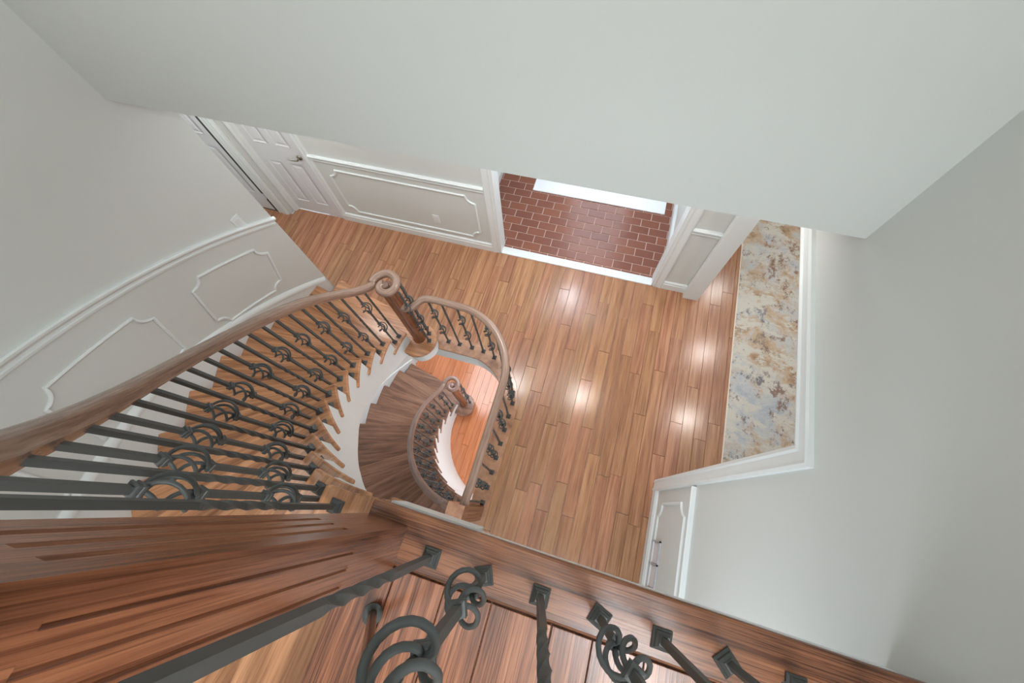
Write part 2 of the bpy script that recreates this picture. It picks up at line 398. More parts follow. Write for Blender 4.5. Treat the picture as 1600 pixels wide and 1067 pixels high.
# ---- basement floor
bf = put('floor', None); bf.location = (0,0,LF); bf['kind'] = 'structure'; WL[bf.name] = Vector((0,0,LF))
obj('subfloor', MB().box(-3.6, 1.5, -2, 3.5, LF-.1, LF-.012), M_LOWER, bf)
bs = [(-2.4+PW*n, -2.4+PW*(n+1), -.6, 2.3) for n in range(20)]
lay(bf, bs, PW, M_LOWER, z=LF, lens=(.9,1.2,1.5))

# ---------------------------------------------------------------- trim
BASEP = [(0,0),(.018,0),(.018,.085),(.012,.092),(.012,.10),(.016,.104),(.016,.118),(.006,.13),(0,.13)]
CHAIR = [(0,-.035),(.012,-.035),(.014,-.022),(.008,-.016),(.008,-.004),(.016,.004),(.028,.014),(.030,.026),(.022,.035),(0,.035)]
PANEL = [(0,-.012),(.006,-.012),(.011,-.004),(.011,.004),(.005,.012),(0,.012)]
def wall_run(p0, p1, z, prof, nrm):
    # horizontal run: prof (out, up)
    mb = MB(); vs = []
    for p in (p0, p1): vs += [(p[0]+nrm[0]*q, p[1]+nrm[1]*q, z+w) for q, w in prof]
    k = len(prof); fs = [(i, (i+1)%k, k+(i+1)%k, k+i) for i in range(k)] + [tuple(range(k)), tuple(range(2*k-1, k-1, -1))]
    return mb.add(vs, fs)
def frame_pts(w, h, r=.1, n=6):
    # rectangle with scooped corners, in (s,t) from 0..w, 0..h
    P = []
    for (cx_, cy_, a0) in ((0,0,90),(w,0,180),(w,h,270),(0,h,0)):
        seq = []
        for i in range(n+1):
            a = RAD(a0 - 90*i/n); seq.append((cx_+r*cos(a), cy_+r*sin(a)))
        P += seq
    return P
def scoop(w, h, r=.1, e=.03):
    # small return step before each concave arc
    P = []
    for (cx_, cy_, a0, sx, sy) in ((0,0,90,1,1),(w,0,180,-1,1),(w,h,270,-1,-1),(0,h,0,1,-1)):
        for i in range(7):
            a = RAD(a0-90*i/6); P.append((cx_+r*cos(a), cy_+r*sin(a)))
    return P
def flat_frame(fmap, w, h, nrm, r=.09):
    pts = scoop(w, h, r); path = [Vector(fmap(s, t)) for s, t in pts]
    n = Vector(nrm)
    return MB().sweep(path, [(q2, q1) for q1, q2 in [(0,-.011),(.008,-.011),(.013,-.003),(.013,.004),(.006,.011),(0,.011)]], closed=True, up=n)
# entry wall (faces -y)
o = struct('baseboard_back', wall_run((-3.10,YB),(-1.19,YB),0,BASEP,(0,-1)).add([],[]), M_TRIM)
o = struct('baseboard_back', wall_run((.72,YB),(.965,YB),0,BASEP,(0,-1)), M_TRIM)
obj('chair_rail', wall_run((-3.06,YB),(-1.19,YB),.945,CHAIR,(0,-1)), M_TRIM, wall_back)
obj('chair_rail', wall_run((.72,YB),(.965,YB),.945,CHAIR,(0,-1)), M_TRIM, wall_back)
obj('panel_molding', flat_frame(lambda s,t: (-2.93+s, YB, .2+t), 1.62, .62, (0,-1,0)), M_TRIM, wall_back, smooth='auto')
# vestibule casing, jambs and threshold
CASE = [(0,0),(0,.014),(.012,.020),(.03,.014),(.06,.020),(.078,.022),(.09,.016),(.09,0)]
def casing_v(x, y, z0, z1, sgn, nrm=-1):       # vertical casing on a wall facing nrm*y, from x outwards sgn
    poly = [(x+sgn*a, y+nrm*b) for a, b in CASE]
    return MB().prism(poly, z0, z1)
t1 = struct('trim_1', MB().box(-1.11, .64, 2.515, 2.61, -.01, .014), M_TRIM, label='white painted threshold under the brick vestibule', bevel=.004)
t2 = struct('trim_2', casing_v(-1.10, YB, 0, 2.2, -1), M_TRIM); struct('trim_2', MB().box(-1.115, -1.083, 2.515, 2.66, 0, 2.13), M_TRIM)
t3 = struct('trim_3', casing_v(.63, YB, 0, 2.2, 1), M_TRIM); struct('trim_3', MB().box(.613, .645, 2.515, 2.66, 0, 2.13), M_TRIM)
struct('trim_4', MB().box(-1.19, .72, 2.508, 2.53, 2.12, 2.21), M_TRIM)
# right wall (faces -x) trims
struct('baseboard_right', wall_run((.975,.44),(.975,-1.27),0,BASEP,(-1,0)), M_TRIM)
obj('chair_rail', wall_run((.975,.43),(.975,-1.27),.955,CHAIR,(-1,0)), M_TRIM, wall_right)
obj('panel_molding', flat_frame(lambda s,t: (.975, .33-s, .22+t), .95, .62, (-1,0,0), .09), M_TRIM, wall_right, smooth='auto')
# opening casing: near jamb, header, far column
CP = [(0,0),(.0,.016),(.02,.024),(.03,.016),(.07,.018),(.085,.026),(.10,.020),(.10,0)]
hd = MB(); vs = []
for a, b in CP: vs += [(.975-b, .54-a, 0), (.975-b, .54-a, 2.07+a), (.975-b, 2.45, 2.07+a)]
k = len(CP); fs = []
for i in range(k):
    j = (i+1) % k
    for q in (0, 1): fs.append((i*3+q, j*3+q, j*3+q+1, i*3+q+1))
fs += [tuple(i*3 for i in range(k)), tuple(i*3+2 for i in range(k))]
struct('trim_5', hd.add(vs, fs), M_TRIM, label='white mitred casing around the dining opening')
struct('trim_7', MB().box(.955, 1.11, 2.452, 2.512, 0, HC), M_TRIM, label='white square pilaster at the far side of the dining opening', bevel=.003)
struct('trim_8', MB().box(.97, 1.10, .525, .545, 0, 2.08).box(.97,1.10,.54,2.45,2.065,2.08), M_TRIM)
# curved wall: chair rail, skirt, panels
def helix(R, k0, k1, dz, n=60):
    return [pol(R, ang(k0+(k1-k0)*i/n), (k0+(k1-k0)*i/n)*RZ+dz) for i in range(n+1)]
def radial_side(path, inward=True):
    def f(i):
        v = Vector((path[i][0]-CX, path[i][1]-CY, 0)); return -v if inward else v
    return f
p = helix(2.19, 1.64, 14.0, .925)
obj('chair_rail', MB().sweep(p, CHAIR, side=radial_side(p)), M_TRIM, wall_left, smooth='auto')
def curved_frame(k0, k1, t0=.19, t1=.71, r=.085):
    w = (k1-k0); ppk = 2.19*RAD(9.15)
    W_ = w*ppk; Hh = t1-t0; pts = scoop(W_, Hh, r); path = []; 
    dense = []
    for i, (s_, t_) in enumerate(pts):
        s2, t2_ = pts[(i+1)%len(pts)]; L_ = hypot(s2-s_, t2_-t_); m_ = max(1, int(L_/.06))
        for j in range(m_): dense.append((s_+(s2-s_)*j/m_, t_+(t2_-t_)*j/m_))
    for s_, t_ in dense:
        t = t0+t_; kk = k0+s_/ppk+(t1-t)*.75
        path.append(pol(2.19, ang(kk), (k0+s_/ppk+(t1-t)*.75)*RZ+t))
    prof = [(0,-.011),(.008,-.011),(.013,-.003),(.013,.004),(.006,.011),(0,.011)]
    # frame: 'up' is the inward radial direction
    mb = MB(); P = [Vector(q) for q in path]; n = len(P); kq = len(prof); base = 0
    for i, q in enumerate(P):
        t = (P[(i+1)%n]-P[i-1]).normalized(); inw = Vector((CX-q.x, CY-q.y, 0)).normalized(); a = t.cross(inw).normalized()
        for (o1, o2) in prof: mb.v.append(tuple(q+inw*o1+a*o2))
    for i in range(n):
        j = (i+1)%n
        for c in range(kq):
            e = (c+1)%kq; mb.f.append((i*kq+c, j*kq+c, j*kq+e, i*kq+e))
    return mb
for k0, k1 in ((2.25,4.0),(4.85,6.9),(7.75,9.6),(10.4,12.2)):
    obj('panel_molding', curved_frame(k0, k1), M_TRIM, wall_left, smooth='auto')
SKOFF = lambda k: min(.21, max(.015, .02+(k-1.8)*.052))
def skirt(z_base, rz, k0, k1, up=.20, dn=-.30):
    up_ = up
    mb = MB(); n = 50; vs = []
    for i in range(n+1):
        k_ = k0+(k1-k0)*i/n; a = ang(k_); up = up_*SKOFF(k_)/.2
        vs += [pol(2.172, a, z_base+k_*rz+dn), pol(2.172, a, z_base+k_*rz+up), pol(2.19, a, z_base+k_*rz+up), pol(2.19, a, z_base+k_*rz+dn)]
    fs = []
    for i in range(n):
        for c in range(4): fs.append((i*4+c, (i+1)*4+c, (i+1)*4+(c+1)%4, i*4+(c+1)%4))
    fs += [(0,1,2,3),(n*4+3,n*4+2,n*4+1,n*4)]
    mb.add(vs, fs); return mb
p = [pol(2.19, ang(k_), k_*RZ+.012+SKOFF(k_)) for k_ in [1.7+12.3*i/60 for i in range(61)]]
SKC = [(0,-.028),(.026,-.028),(.030,-.012),(.024,.006),(.018,.016),(.006,.026),(0,.026)]
sk = struct('baseboard_left', skirt(0, RZ, 1.7, 14.0), M_TRIM, 'auto', label='white skirt board following the curved stair wall')
obj('skirt_cap', MB().sweep(p, SKC, side=radial_side(p)), M_TRIM, sk, smooth='auto')
struct('baseboard_basement', skirt(LF, RL, 1.2, 13.6, .18), M_TRIM, 'auto')

# ---------------------------------------------------------------- staircases
def rot2(x, y, a): return (x*cos(a)-y*sin(a), x*sin(a)+y*cos(a))
def tread_mesh(mat):
    # local frame: centre of the helix at the origin, front nosing along +x (angle 0), next tread at +9.15 deg
    a1 = 9.15+1.2; a2 = 13.0; P = []
    P.append((RI, 0)); 
    n = 6
    P += [(RI + (RO-.012-RI)*i/n, 0) for i in range(1, n+1)]
    for i in range(1, 5): a = RAD(a1*i/4); P.append(((RO-.012)*cos(a), (RO-.012)*sin(a)))
    P.append(((RI+.036)*cos(RAD(a1)), (RI+.036)*sin(RAD(a1))))
    P.append(((RI+.036)*cos(RAD(a2)), (RI+.036)*sin(RAD(a2))))
    for i in range(0, 6): a = RAD(a2*(1-i/6)); P.append((RI*cos(a), RI*sin(a)))
    # nosing sits in front of the riser: shift front edge outwards slightly
    return MB().prism(P, -.030, 0).mesh('tread', mat)
def start_poly():
    C = (-1.535, 1.185); R = .185; P = []
    P.append(pol(2.16, ang(1)+3.2)); P.append(pol(1.9, ang(1)+2.6)); P.append(pol(1.5, ang(1)+1.0)); P.append(pol(1.25, ang(1)-1.5))
    for i in range(19):
        a = RAD(112-(112+142)*i/18); P.append((C[0]+R*cos(a), C[1]+R*sin(a)))
    P.append(pol(1.06, ang(2)+3)); P.append(pol(2.16, ang(2)+3))
    return P
def staircase(base, rz, mat, label, kmax, M_str, zbot, lower=False):
    zsof = (lambda a: base+kof(a)*rz-.36) if lower else zbot
    root = thing('curved_staircase', (CX, CY, base), label, 'staircase')
    tm = tread_mesh(mat)
    rm = MB()
    for k in range(2, kmax+1):
        o = put('tread', tm, root, (CX, CY, base+k*rz), RAD(ang(k)))
        b = o.modifiers.new('edge', 'BEVEL'); b.width = .008; b.segments = 2; b.limit_method = 'ANGLE'; b.angle_limit = RAD(50)
    rmesh = MB()
    aa = RAD(1.0); pts = [(RI+.02, 0), (RO-.012, 0)]
    x1, y1 = rot2(RI+.022, 0, aa); x2, y2 = rot2(RO-.013, 0, aa*.6); t_ = .016
    rmesh.add([(x1,y1,-rz+0.0),(x2,y2,-rz),(x2,y2,-.028),(x1,y1,-.028),(x1,y1+t_,-rz),(x2,y2+t_,-rz),(x2,y2+t_,-.028),(x1,y1+t_,-.028)],
              [(0,1,2,3),(4,7,6,5),(0,4,5,1),(3,2,6,7),(0,3,7,4),(1,5,6,2)])
    rme = rmesh.mesh('riser', mat)
    for k in range(2, kmax+2):
        if k <= 13: put('riser', rme, root, (CX, CY, base+k*rz), RAD(ang(k)))
    # starting step with its round bull nose
    sp = start_poly()
    obj('starting_step', MB().prism(sp, base+rz-.03, base+rz), mat, root, bevel=.009)
    cx_ = sum(q[0] for q in sp)/len(sp); cy_ = sum(q[1] for q in sp)/len(sp)
    C = (-1.535, 1.185)
    def shrink(q):
        v = Vector((q[0]-C[0], q[1]-C[1])); l = v.length
        return (q[0]-v.x/l*.025, q[1]-v.y/l*.025) if l < .4 else (q[0], q[1]-.02 if q[1] > 1.3 else q[1])
    obj('starting_riser', MB().prism([shrink(q) for q in sp], base, base+rz-.03), mat if lower else M_TRIM, root)
    # inner stringer: stepped top, sloping bottom
    vs = []; fs = []; n = 0; mb = MB()
    ts = []
    k = 2
    seq = []
    for k in range(2, 14):
        a0 = ang(k)+1.0; a1 = ang(k+1)+1.0
        for j in range(3):
            seq.append((a0+(a1-a0)*j/2, base+k*rz-.029))
    seq = [(ang(1)+9, base+rz-.03)] + seq
    for (a, zt) in seq:
        zb = min(zbot(a), zt-.02)
        vs += [pol(1.047, a, zt), pol(1.047, a, zb), pol(1.075, a, zb), pol(1.075, a, zt)]
    for i in range(len(seq)-1):
        for c in range(4): fs.append((i*4+c, i*4+(c+1)%4, (i+1)*4+(c+1)%4, (i+1)*4+c))
    fs += [(3,2,1,0), tuple(len(vs)-4+i for i in range(4))]
    mb.add(vs, fs); obj('stringer', mb, M_TRIM, root, smooth='auto')
    # closed soffit
    mb = MB(); vs = []; fs = []; n = 40
    for i in range(n+1):
        a = ang(2)+(ang(14)-ang(2))*i/n; z = max(zsof(a), base+.02)
        vs += [pol(1.05, a, z+.012), pol(2.185, a, z+.012), pol(2.185, a, z+.03), pol(1.05, a, z+.03)]
    for i in range(n):
        for c in range(4): fs.append((i*4+c, (i+1)*4+c, (i+1)*4+(c+1)%4, i*4+(c+1)%4))
    fs += [(0,1,2,3), (n*4+3,n*4+2,n*4+1,n*4)]
    mb.add(vs, fs); obj('soffit', mb, M_CEIL, root, smooth='auto')
    # scroll brackets under the tread ends
    br = MB(); P = [(0,0),(.10,0),(.115,-.01)]
    for i in range(7):
        a = RAD(0-90*i/6); P.append((.035+.07*cos(a)-.0, -.085+.0-.07*sin(-a)*0 + .06*sin(a)))
    P += [(0, -.15)]
    return root
def interp(T):
    def f(a):
        if a <= T[0][0]: return T[0][1]
        for (a0, z0), (a1, z1) in zip(T, T[1:]):
            if a <= a1: return z0+(z1-z0)*(a-a0)/(a1-a0)
        return T[-1][1]
    return f
zb_up = interp([(-200,-.02),(-190,.05),(-182,.13),(-178,.17),(-169,.31),(-162,.47),(-151,.69),(-146,.83),(-139,.99),(-133,1.11),(-126,1.25),(-116,1.50),(-104,1.83),(-90,2.28),(-80,2.44)])
zb_lo = lambda a: LF
st_up = staircase(0, RZ, M_TREAD, 'wide curved oak staircase with white stringer climbing to the landing', 13, M_TRIM, zb_up)
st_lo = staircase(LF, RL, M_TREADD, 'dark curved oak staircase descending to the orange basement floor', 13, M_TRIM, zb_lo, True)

# ---------------------------------------------------------------- iron balusters
BW = .0135
def bar_sections(z0, z1, tw=None, step=.02):
    # square bar; tw=(za, zb, turns)
    zs = [z0]
    if tw:
        za, zb, turns = tw; n = 40
        zs += [za+(zb-za)*i/n for i in range(n+1)]
    zs.append(z1); vs = []; fs = []
    for z in zs:
        t = 0
        if tw: t = min(max((z-tw[0])/(tw[1]-tw[0]), 0), 1)*2*pi*tw[2]
        for c in range(4):
            a = pi/4+c*pi/2+t; r_ = BW*.7071; vs.append((r_*cos(a), r_*sin(a), z))
    for i in range(len(zs)-1):
        for c in range(4): fs.append((i*4+c, i*4+(c+1)%4, (i+1)*4+(c+1)%4, (i+1)*4+c))
    n = len(zs); fs += [(3,2,1,0), tuple((n-1)*4+c for c in range(4))]
    return vs, fs
bmesh_cache = {}
def collar_mesh():
    mb = MB(); vs = []; fs = []
    prof = [(.008,-.011),(.0115,-.010),(.0125,-.006),(.0115,-.002),(.009,0),(.0115,.002),(.0125,.006),(.0115,.010),(.008,.011)]
    for (h_, z) in prof: vs += [(-h_,-h_,z),(h_,-h_,z),(h_,h_,z),(-h_,h_,z)]
    for i in range(len(prof)-1):
        for c in range(4): fs.append((i*4+c, i*4+(c+1)%4, (i+1)*4+(c+1)%4, (i+1)*4+c))
    fs += [(3,2,1,0), tuple((len(prof)-1)*4+c for c in range(4))]
    return mb.add(vs, fs).mesh('collar', M_IRON)
COLLAR = collar_mesh()
def shoe_mesh():
    mb = MB(); prof = [(.0205,0),(.0205,.006),(.0165,.010),(.0155,.016),(.011,.022),(.010,.026)]
    vs = []; fs = []
    for (h_, z) in prof: vs += [(-h_,-h_,z),(h_,-h_,z),(h_,h_,z),(-h_,h_,z)]
    for i in range(len(prof)-1):
        for c in range(4): fs.append((i*4+c, i*4+(c+1)%4, (i+1)*4+(c+1)%4, (i+1)*4+c))
    fs += [(3,2,1,0), tuple((len(prof)-1)*4+c for c in range(4))]
    return mb.add(vs, fs).mesh('shoe', M_IRON)
SHOE = shoe_mesh()
def basket_mesh(big=True):
    mb = MB(); hh = .062; R = .040
    for q, RR in enumerate((R, R*.72, R*.9, R*.66)):
        ph = q*pi/2; pts = []
        for i in range(17):
            s_ = i/16; z = -hh+2*hh*s_; th = ph+pi*s_*1.05; rho = .004+RR*sin(pi*s_)
            pts.append((rho*cos(th), rho*sin(th), z))
        mb.tube(pts, .0048, 7)
    return mb.mesh('basket', M_IRON, 'all')
BASKET = basket_mesh()
def baluster_mesh(kind, h, bz=(.30, .64)):
    key = (kind, round(h, 3), bz)
    if key in bmesh_cache: return bmesh_cache[key]
    mb = MB()
    if kind == 'twist':
        v, f = bar_sections(0, h, (.29, .53, 1.0)); mb.add(v, f)
    else:
        v, f = bar_sections(0, bz[0]-.060); mb.add(v, f)
        for j, (a, b) in enumerate(((bz[0]+.060, bz[1]-.060), (bz[1]+.060, h))):
            v, f = bar_sections(a, b); bmesh_cache[key+('b%d' % j,)] = MB().add(v, f).mesh('bar', M_IRON)
    me = mb.mesh('baluster', M_IRON); bmesh_cache[key] = me; 
    return me
def baluster(root, x, y, z, h, kind, rot=0, bz=(.30, .64)):
    key = (kind, round(h, 3), bz)
    o = put('baluster', baluster_mesh(kind, h, bz), root, (x, y, z), rot)
    put('shoe', SHOE, o, world=False)
    if kind != 'twist':
        for i, c in enumerate(bz): put('basket', BASKET, o, (0, 0, c), 0, world=False)
        for c in bz:
            for dz in (-.070, .070): put('collar', COLLAR, o, (0, 0, c+dz), 0, world=False)
        for j in (0, 1): put('bar', bmesh_cache[key+('b%d' % j,)], o, world=False)
    return o

# ---------------------------------------------------------------- handrails
RAILP = [(-.020,-.050),(-.024,-.034),(-.030,-.026),(-.031,-.014),(-.027,-.004),(-.018,0.004),(-.006,.007),(.006,.007),(.018,.004),(.027,-.004),(.031,-.014),(.030,-.026),(.024,-.034),(.020,-.050)]
def smooth_path(pts, n=4):
    P = [Vector(p) for p in pts]; out = []
    for i in range(len(P)-1):
        p0 = P[max(i-1,0)]; p1 = P[i]; p2 = P[i+1]; p3 = P[min(i+2,len(P)-1)]
        for j in range(n):
            t = j/n; out.append(.5*((2*p1)+(-p0+p2)*t+(2*p0-5*p1+4*p2-p3)*t*t+(-p0+3*p1-3*p2+p3)*t**3))
    out.append(P[-1]); return out
NW = (-1.535, 1.21)
RH = {0: .88, 1: .845}
def stair_rail_path(base, rz, kend, end):
    lift = .88 if base == 0 else .845
    P = []; zt = base+rz+1.02
    for i in range(0, 30):          # volute, from the eye outwards
        u = i/29; phi = -215+ (192+215)*u          # degrees
        rho = .026+.087*min(1, (u*1.25))**1.0
        P.append((NW[0]+rho*cos(RAD(phi)), NW[1]+rho*sin(RAD(phi)), zt))
    # easing up to the rake
    a = -193.0
    for k_ in [2.5, 3, 3.5]+[4+.5*j for j in range(int((kend-4)*2)+1)]:
        z = base+k_*rz+lift-.05*max(0, min(1, (4.6-k_)/2.1))
        P.append(pol(1.08, ang(k_), z))
    P += end
    return smooth_path(P, 3)
def railing(base, rz, label, mrail, kend, end, name='stair_railing'):
    root = thing(name, (NW[0], NW[1], base), label, 'railing')
    path = stair_rail_path(base, rz, kend, end)
    obj('handrail', MB().sweep(path, RAILP, uvs=True), mrail, root, smooth='auto')
    # eye of the volute and the round newel
    zt = base+rz+1.02
    obj('volute_eye', MB().lathe([(.026,zt-.052),(.032,zt-.036),(.034,zt-.014),(.030,zt-.002),(.016,zt+.003),(.004,zt+.004)], NW[0], NW[1]), mrail, root, smooth='auto')
    zb = base+rz
    obj('newel', MB().lathe([(.066,zb),(.066,zb+.02),(.059,zb+.035),(.057,zb+.06),(.057,zb+.5),(.058,zt-.10),(.060,zt-.06),(.060,zt-.048)], NW[0], NW[1], 32), M_NEWEL, root, smooth='auto')
    return root
rail_up = railing(0, RZ, 'long curved oak handrail with iron balusters beside the upper stairs', M_RAIL, 12.5,
                  [(-.66,-.162,3.47), (-.54,-.17,3.60), (-.45,-.18,3.655), (-.40,-.183,3.66)])
for k in range(2, 14):
    h = RH[0]-.05+.36*RZ; x, y = pol(1.08, ang(k+.36)); baluster(rail_up, x, y, k*RZ, h, 'twist', RAD(ang(k)))
    f = .84 if k > 2 else .75
    if k < 13:
        x, y = pol(1.085, ang(k+f)); baluster(rail_up, x, y, k*RZ, RH[0]-.05+f*RZ, 'basket', RAD(ang(k)+90*(k%4)), (.335,.69))
# balusters standing on the starting step under the volute
for (x, y, kd) in ((-1.455,1.275,'basket'), (-1.50,1.325,'twist'), (-1.425,1.20,'basket')):
    baluster(rail_up, x, y, RZ, .965, kd, .3, (.335,.69))
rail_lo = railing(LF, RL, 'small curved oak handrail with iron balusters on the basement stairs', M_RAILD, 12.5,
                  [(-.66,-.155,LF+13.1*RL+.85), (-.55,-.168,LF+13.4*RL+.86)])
for k in range(2, 14):
    x, y = pol(1.08, ang(k+.36)); 
    if x < -.6: baluster(rail_lo, x, y, LF+k*RL, .79+.36*RL, 'twist', RAD(ang(k)))
    f = .84 if k > 2 else .75
    if k < 13:
        x, y = pol(1.085, ang(k+f)); baluster(rail_lo, x, y, LF+k*RL, .79+f*RL, 'basket', RAD(ang(k)+90*(k%4)), (.335,.69))
for (x, y, kd) in ((-1.44,1.25,'basket'), (-1.50,1.325,'twist')):
    baluster(rail_lo, x, y, LF+RL, .965, kd, .3, (.335,.69))

def box_newel(cx, cy, s, z0, zf0, zf1, z1, root, cap=True, mat=M_NEWEL):
    h = s/2; g = .0035
    def section(fl):
        if not fl: return [(-h,-h),(h,-h),(h,h),(-h,h)]
        P = []
        for q in range(4):
            side = [(-h,-h)]
            for c in (-.24, 0, .24):
                x = c*s; w = .0048
                side += [(x-w,-h),(x-w*.5,-h+g),(x+w*.5,-h+g),(x+w,-h)]
            for (x, y) in side:
                xr, yr = rot2(x, y, q*pi/2); P.append((xr, yr))
        return P
    mb = MB()
    mb.prism([(cx+x, cy+y) for x, y in section(False)], z0, zf0)
    mb.prism([(cx+x, cy+y) for x, y in section(True)], zf0, zf1)
    mb.prism([(cx+x, cy+y) for x, y in section(False)], zf1, z1)
    o = obj('newel', mb, mat, root)
    if not cap:
        obj('newel_cap', MB().box(cx-h-.001, cx+h+.001, cy-h-.001, cy+h+.001, z1, z1+.012), M_FLOORB, root, bevel=.003)
    if cap:
        c = h+.012
        obj('newel_cap', MB().box(cx-c, cx+c, cy-c, cy+c, z1, z1+.022).box(cx-h*.8, cx+h*.8, cy-h*.8, cy+h*.8, z1+.022, z1+.032), mat, root, bevel=.004)
    return o
# ---- guard railing round the stair opening (main floor)
guard = thing('guard_railing', (-.493, -.168, 0), 'rounded oak guard rail with iron balusters around the stair opening', 'railing')
box_newel(-.493, -.165, .112, 0, .25, .85, 1.05, guard, cap=False)
gp = [(-1.535,1.21,.905),(-1.49,1.20,.905),(-1.455,1.195,.90),(-1.41,1.215,.905),(-1.375,1.255,.925),(-1.33,1.30,.94),(-1.25,1.318,.94),(-1.15,1.318,.94)] + [(p_[0], p_[1], .94) for p_ in guard_path(0)[2:-1]] + [(-.463,.05,.94),(-.470,-.11,.94)]
obj('handrail', MB().sweep(smooth_path(gp, 3), RAILP, uvs=True), M_RAIL, guard, smooth='auto')
gb = [(-1.298,1.312),(-1.173,1.315),(-1.036,1.312),(-.908,1.300),(-.777,1.262),(-.667,1.190),(-.575,1.09),(-.50,.99)]
gb = [(-1.298,1.312),(-1.173,1.312),(-1.036,1.312),(-.908,1.303),(-.777,1.268),(-.662,1.195),(-.565,1.09),(-.492,.965)]
gb += [(-.463, .86-.134*i) for i in range(8)]
kinds = ['basket','twist']
for i, (x, y) in enumerate(gb):
    baluster(guard, x, y, .004, .89, kinds[i % 2], random.choice((0, pi/2, pi)), (.30,.64))
# ---- landing railing
lan = thing('landing_railing', (-.343, -.183, FF), 'fluted box newel and iron balusters standing on the landing edge', 'railing')
box_newel(-.3435, -.183, .113, FF, 3.03, 3.51, 3.80, lan)
for i, x in enumerate([-.208,-.076,.058,.193,.327,.461,.596,.73,.864]):
    baluster(lan, x, -.170, FF, .86, ['twist','basket'][i % 2], [0,.4,0,1.2,0,.8,0,2,0][i], (.26,.61))
obj('handrail', MB().sweep([(-.29,-.172,FF+.92)]+[(x*.1,-.172,FF+.92) for x in range(-2,10)]+[(.975,-.172,FF+.92)], RAILP, uvs=True), M_RAIL, lan, smooth='auto')

# ---------------------------------------------------------------- vestibule bricks
struct('floor', MB().box(-1.44, .72, 2.6, 4.0, -.02, .001), M_GROUT)
br = put('floor', None); br['kind'] = 'structure'; WL[br.name] = Vector((0,0,0))
def brick_mesh(w, l):
    key = ('brick', round(w, 3), round(l, 3))
    if key not in cache:
        vs = []; b = .003
        for z, o in ((-.004,0),(.004,0),(.0065,b)): vs += [(-w/2+o,-l/2+o,z),(w/2-o,-l/2+o,z),(w/2-o,l/2-o,z),(-w/2+o,l/2-o,z)]
        fs = [(r_+i, r_+(i+1)%4, r_+4+(i+1)%4, r_+4+i) for r_ in (0,4) for i in range(4)]+[(8,9,10,11)]
        cache[key] = MB().add(vs, fs).mesh('brick', M_BRICK)
    return cache[key]
BPW, BPL, GR = .2095, .1062, .0095
row = 0; y = 3.597
ys = [3.597-BPL*i for i in range(-4, 10)]
for i, yt in enumerate(ys):
    yb_ = yt-BPL; r_i = i-4
    a, b = max(yb_, 2.61), min(yt, 3.99)
    if b-a < .02: continue
    off = -1.301 if r_i % 2 == 0 else -1.301+BPW/2
    x = off-BPW*2
    while x < .72:
        xa, xb = max(x, -1.44), min(x+BPW, .715)
        if xb-xa > .025:
            put('brick', brick_mesh(xb-xa-GR, b-a-GR), br, ((xa+xb)/2, (a+b)/2, .001))
        x += BPW
# doormat
mm = MB(); 
mm.box(-.985, .615, 3.503, 3.93, .006, .020)
tag(obj('door_mat', mm, M_MATW, bevel=.005), 'white rectangular mat on the brick floor before the front door', 'mat')
# vestibule side baseboards
struct('baseboard_vestibule', wall_run((.72,2.96),(.72,4.0),0,[(q*1.2,w*1.3) for q,w in BASEP],(-1,0)), M_TRIM)
struct('baseboard_vestibule', wall_run((-1.44,4.0),(-1.44,2.66),0,[(q*1.2,w*1.2) for q,w in BASEP],(1,0)), M_TRIM)
# front door
def panel_door(name, x0, x1, y, z1, panels, mat, label, nrm=-1, t=.04):
    o = struct(name, MB().box(x0, x1, y, y+t, .008, z1), mat, label=label)
    for (a, b, c, e) in panels:
        mb = MB(); vs = []
        for q, dd in ((0,.0),(.012,.007),(.026,.007),(.046,.0)):
            yy = y+nrm*(0.0045-dd)
            vs += [(a+q, yy, c+q), (b-q, yy, c+q), (b-q, yy, e-q), (a+q, yy, e-q)]
        fs = [(r_*4+i, r_*4+(i+1)%4, r_*4+4+(i+1)%4, r_*4+4+i) for r_ in range(3) for i in range(4)]+[(12,13,14,15)]
        vs = [(p_[0], p_[1]+nrm*.004, p_[2]) for p_ in vs]
        mb.add(vs, fs); obj('door_panel', mb, mat, o)
    return o
def six(x0, x1):
    w = x1-x0; s = .11*w/.66; m_ = (x0+x1)/2
    out = []
    for (c, e) in ((.19,.79),(1.02,1.62),(1.72,1.94)):
        out += [(x0+s, m_-s*.45, c, e), (m_+s*.45, x1-s, c, e)]
    return out
fd = struct('door_3', MB().box(-.62, -.56, 4.0, 4.04, 0, 2.1).box(.22, .25, 4.0, 4.04, 0, 2.1).box(-.56, .22, 4.0, 4.04, 0, .22).box(-.56, .22, 4.0, 4.04, 1.98, 2.1).box(-.95, -.62, 4.0, 4.04, 0, 2.1), M_DOOR, label='white glazed front door behind the mat')
M_DAY = mk('daylight_glass', srgb(225, 235, 245), .4); _b = M_DAY.node_tree.nodes['Principled BSDF']
_b.inputs['Emission Color'].default_value = (.78, .88, 1, 1); _b.inputs['Emission Strength'].default_value = 2.6  # pane emits light itself, in place of daylight from outside
obj('glass_pane', MB().box(-.56, .22, 4.015, 4.025, .22, 1.98), M_DAY, fd)
d1 = panel_door('door_1', -3.775, -3.13, 2.535, 2.045, six(-3.775, -3.13), M_DOOR, 'white six-panel door with lever handle')
